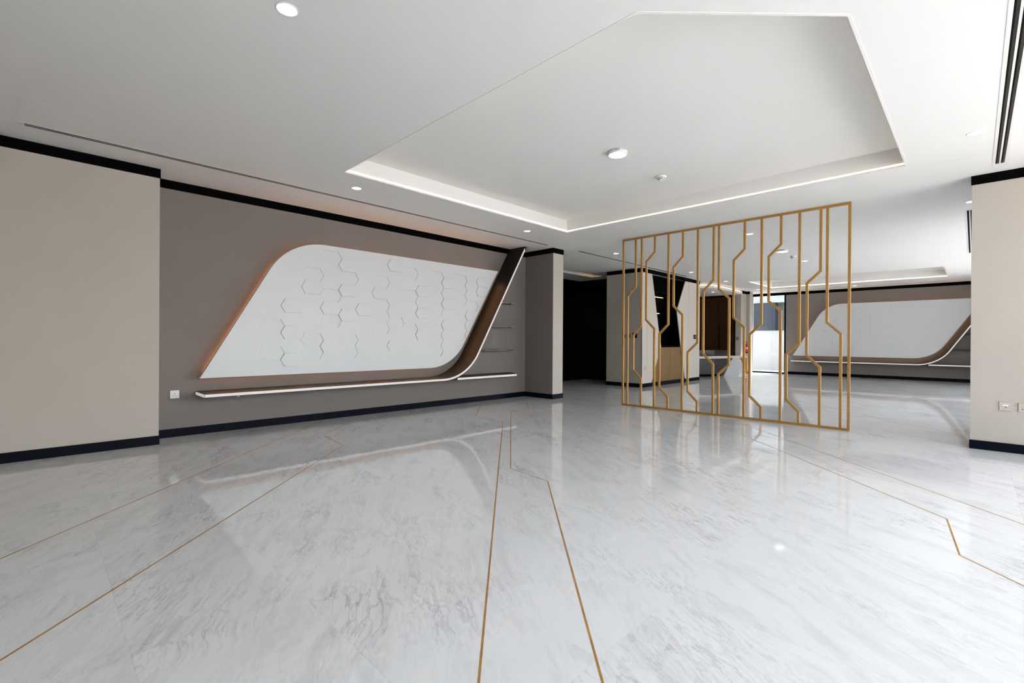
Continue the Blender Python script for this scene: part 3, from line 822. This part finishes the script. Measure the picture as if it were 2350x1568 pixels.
# ------------------------------------------------------------------ shelving block with hexagonal niche
YB = 5.642
cab = E('display_cabinet', (11.77, YB + 0.2, 0))
xz = lambda a, b, d: (a, d, b)
zt = H - TR
O('front_panel', *prism([(10.135, BB), (10.378, BB), (10.378, zt), (10.135, zt)], xz, YB, YB + 0.02), 'beige2', cab)
O('front_panel', *prism([(10.382, BB), (10.61, BB), (10.80, 0.47), (11.095, 0.97), (10.98, 1.34), (10.61, zt), (10.382, zt)], xz, YB, YB + 0.02), 'beige2', cab)
O('front_panel', *prism([(12.48, BB), (12.688, BB), (12.688, zt), (12.47, zt), (11.97, 1.93), (12.22, 0.98)], xz, YB, YB + 0.02), 'beige2', cab)
O('front_panel', *prism([(12.692, BB), (13.42, BB), (13.42, zt), (12.692, zt)], xz, YB, YB + 0.02), 'beige2', cab)
O('shadow_gap_strip', *prism([(10.123, BB), (10.134, BB), (10.134, zt), (10.123, zt)], xz, YB, YB + 0.010), 'black', cab)  # black strip stands in for the dark shadow gap at this corner
# black lining: back board and cheeks following the front outline
O('niche_back', *bx(10.23, 13.35, 6.06, 6.08, 0, H - 0.001), 'black', cab)
def cheek(pts):
    v = [(a, d, b) for a, b in pts for d in (YB + 0.02, 6.06)]
    return O('niche_side', v, [(2 * i, 2 * i + 1, 2 * i + 3, 2 * i + 2) for i in range(len(pts) - 1)], 'black', cab)
cheek([(12.47, zt), (11.97, 1.93), (12.22, 0.98)]); cheek([(10.61, zt), (10.98, 1.34), (11.095, 0.97)])
box('counter_board', 10.95, 12.3, YB + 0.021, 6.06, 0.965, 0.995, 'black', cab)
O('door', *prism([(10.63, BB), (11.643, BB), (11.643, 0.955), (11.10, 0.955), (10.815, 0.47)], xz, YB + 0.024, YB + 0.044), 'golddoor', cab)
O('door', *prism([(11.653, BB), (12.46, BB), (12.215, 0.955), (11.653, 0.955)], xz, YB + 0.024, YB + 0.044), 'golddoor', cab)
for z in (2.37, 1.93, 1.44):
    box('shelf', 10.80, 12.15 if z < 1.9 else 12.05 + (z - 1.9) * 0.5, 5.80, 6.05, z - 0.005, z + 0.005, 'shelfglass', cab)
for z, xa in ((2.28, 11.86), (1.85, 11.66), (1.42, 11.52)):
    box('light_strip', 10.95, xa, 5.985, 6.0, z - 0.006, z + 0.006, 'warm', cab)
tag(cab, 'pale shelving front around a black hexagonal niche above gold doors', 'cabinet')
socket(lambda s, d, z: (s, YB - d, z), 10.26, 10.34, 0.42, 0.51, 'plate', 'small pale socket low on the left panel of the shelving front', 'power socket', 'switch')
socket(lambda s, d, z: (s, YB - d, z), 13.02, 13.16, 1.18, 1.30, 'black', 'black framed thermostat on the right panel of the shelving front', 'thermostat', 'screen')

# ------------------------------------------------------------------ reception alcove
cpoly = [(13.425, 6.40), (14.22, 5.55), (16.62, 5.55), (16.76, 5.70), (16.76, 7.24), (13.425, 7.24)]
can = E('ceiling_canopy', (15.2, 6.4, 2.72))
O('soffit', *prism(cpoly, lambda a, b, d: (a, b, d), 2.72, 2.795), 'ceil', can)
cs_ = shrink(cpoly, 0.012); cs2 = shrink(cpoly, 0.03)
for i in range(3):
    a, b, c2, d2 = cs_[i], cs_[i + 1], cs2[i + 1], cs2[i]
    O('light_strip', *prism([a, b, c2, d2], lambda p, q, d: (p, q, d), 2.796, 2.815), 'led', can)
O('hanger_plate', *prism(shrink(cpoly, 0.12), lambda a, b, d: (a, b, d), 2.795, H - 0.001), 'ceil', can)
tag(can, 'lowered white ceiling canopy with cove light above the desk', 'canopy', kind='structure')
wd = E('wardrobe', (16.73, 6.5, 0))
box('carcass', 16.715, 16.769, 5.815, 7.24, 0.0, 2.718, 'black', wd)
for y0, y1 in ((5.835, 6.332), (6.338, 6.84), (6.846, 7.235)):
    wdo = box('door', 16.695, 16.714, y0, y1, 0.06, 2.665, 'wardrobe', wd)
    if y0 == 6.338: box('finger_pull', 16.693, 16.6955, 6.322, 6.348, 0.55, 1.70, 'black', wdo)
tag(wd, 'dark brown wood wardrobe behind the reception desk', 'wardrobe')

dk = E('reception_desk', (15.3, 6.1, 0))
XY = lambda a, b, d: (a, b, d)
topp = [(13.70, 6.72), (15.04, 5.78), (16.32, 5.50), (16.64, 5.40), (16.68, 5.60), (16.30, 6.10), (15.30, 6.32), (14.05, 7.15)]
O('top', *prism(topp, XY, 0.622, 0.642), 'white', dk)
O('inlay_band', *prism(shrink(topp, 0.012), XY, 0.604, 0.622), 'orange', dk)
O('under_band', *prism(topp, XY, 0.582, 0.604), 'white', dk)
def solid(name, base, topq, z0, z1, mat):
    n = len(base)
    v = [(a, b, z0) for a, b in base] + [(a, b, z1) for a, b in topq]
    return O(name, v, [tuple(range(n))[::-1], tuple(range(n, 2 * n))] + [(i, (i + 1) % n, n + (i + 1) % n, n + i) for i in range(n)], mat, dk)
solid('stone_front', [(13.85, 6.72), (15.02, 5.92), (15.62, 5.80), (15.70, 6.05), (15.1, 6.2), (14.1, 6.95)],
      [(13.80, 6.70), (15.05, 5.82), (15.98, 5.62), (16.0, 5.9), (15.2, 6.15), (14.1, 6.98)], 0.075, 0.582, 'greymarble')
O('plinth', *prism([(13.95, 6.74), (15.06, 5.98), (15.62, 5.86), (15.66, 6.0), (15.1, 6.14), (14.1, 6.9)], XY, 0.0, 0.075), 'black', dk)
solid('end_panel', [(15.66, 5.78), (16.585, 5.375), (16.59, 5.40), (15.68, 5.84)], [(16.00, 5.63), (16.29, 5.515), (16.30, 5.555), (16.01, 5.69)], 0.0, 0.582, 'desk')
O('side_panel', *prism([(5.60, 0.582), (5.40, 0.582), (5.368, 0.0), (5.40, 0.0)], lambda a, b, d: (d, a, b), 16.60, 16.63), 'orange', dk)
lg = [(14.35, 6.68), (15.35, 5.98), (16.02, 5.82), (16.06, 5.86), (15.38, 6.05), (14.40, 6.74)]
solid('raised_ledge', lg, [(14.3, 6.70), (15.35, 5.96), (16.12, 5.78), (16.16, 5.82), (15.38, 6.05), (14.36, 6.78)], 0.642, 0.835, 'greymarble')
tag(dk, 'angular reception desk with grey stone front, white top and orange end', 'desk')

ex = E('fire_extinguisher', (17.225, 5.60, 0.72))
ex_x, ex_y = 17.225, 5.60
cyl = O('cylinder', *lathe(ex_x, ex_y, [(0.0, 0.765), (0.055, 0.765), (0.058, 0.775), (0.058, 1.00), (0.048, 1.035), (0.022, 1.055), (0.0, 1.058)], 24), 'red', ex, smooth=True)
O('foot_ring', *lathe(ex_x, ex_y, [(0.0, 0.73), (0.054, 0.73), (0.054, 0.765), (0.0, 0.765)], 24), 'black', cyl)
nck = O('neck', *lathe(ex_x, ex_y, [(0.0, 1.05), (0.016, 1.05), (0.016, 1.085), (0.0, 1.085)], 12), 'metal', ex)
box('handle', ex_x - 0.075, ex_x + 0.02, ex_y - 0.01, ex_y + 0.01, 1.085, 1.10, 'red', nck)
box('lever', ex_x - 0.08, ex_x + 0.02, ex_y - 0.009, ex_y + 0.009, 1.112, 1.124, 'red', nck)
lv, lf = [], []
for k in range(7):
    a = R(190 + 8 * k)
    for z in (0.86, 0.93): lv.append((ex_x + 0.0590 * math.cos(a), ex_y + 0.0590 * math.sin(a), z))
for k in range(6): lf.append((2 * k, 2 * k + 2, 2 * k + 3, 2 * k + 1))
O('label_sticker', lv, lf, 'paper', cyl)
box('wall_bracket', ex_x + 0.05, 17.2995, ex_y - 0.02, ex_y + 0.02, 0.95, 0.99, 'metal', ex)
tag(ex, 'red fire extinguisher hanging on the slim pilaster by the window', 'fire extinguisher')

# ------------------------------------------------------------------ stairs in the dark hall
st = E('staircase', (9.2, 8.04, 0))
for k in range(9):
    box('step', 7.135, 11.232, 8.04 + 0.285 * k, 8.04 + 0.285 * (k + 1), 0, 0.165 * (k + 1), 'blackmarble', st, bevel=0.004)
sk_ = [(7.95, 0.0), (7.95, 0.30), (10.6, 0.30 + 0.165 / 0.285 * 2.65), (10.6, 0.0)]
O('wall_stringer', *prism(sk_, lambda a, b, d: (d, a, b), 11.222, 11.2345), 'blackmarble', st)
tag(st, 'black marble stairs rising in the dark hall', 'stairs')
skirt('stair', 11.225, 11.2345, 6.64, 8.03, 'black skirting in the dark stair hall')

# ------------------------------------------------------------------ outdoors
gr = O('ground', [(-60, -60, -0.08), (90, -60, -0.08), (90, YW - 0.02, -0.08), (-60, YW - 0.02, -0.08)], [(0, 1, 2, 3)], 'paving')
tag(gr, 'pale paved ground outside the glazed fronts', 'ground', kind='structure')
gr2 = O('ground_side', [(XF + 0.2, YW - 0.02, -0.08), (90, YW - 0.02, -0.08), (90, 60, -0.08), (XF + 0.2, 60, -0.08)], [(0, 1, 2, 3)], 'paving')
tag(gr2, 'pale paved ground outside the tall window', 'ground', kind='structure')
bw = E('boundary_wall', (22.1, 6, -0.08))
box('wall_body', 22.0, 22.2, -10, 20, -0.08, 1.56, 'plaster', bw); box('coping', 21.97, 22.23, -10, 20, 1.56, 1.60, 'plaster', bw)
tag(bw, 'white boundary wall outside the tall window', 'garden wall')
nb = E('neighbour_house', (28, 9, -0.08))
box('wall_front', 25.4, 32, 6.96, 14, -0.08, 3.06, 'concrete', nb)
box('wall_side', 25.8, 32, -2, 6.94, -0.08, 3.06, 'concrete2', nb)
box('sky_block_parapet', 25.35, 32.1, -2, 14.05, 3.06, 4.6, 'plaster', nb)  # parapet added to cover the bright sky and weaken its floor reflection
box('window', 25.38, 25.42, 9.6, 11.4, 0.9, 2.5, 'darkglass', nb)
tag(nb, 'grey house beyond the white boundary wall', 'building')
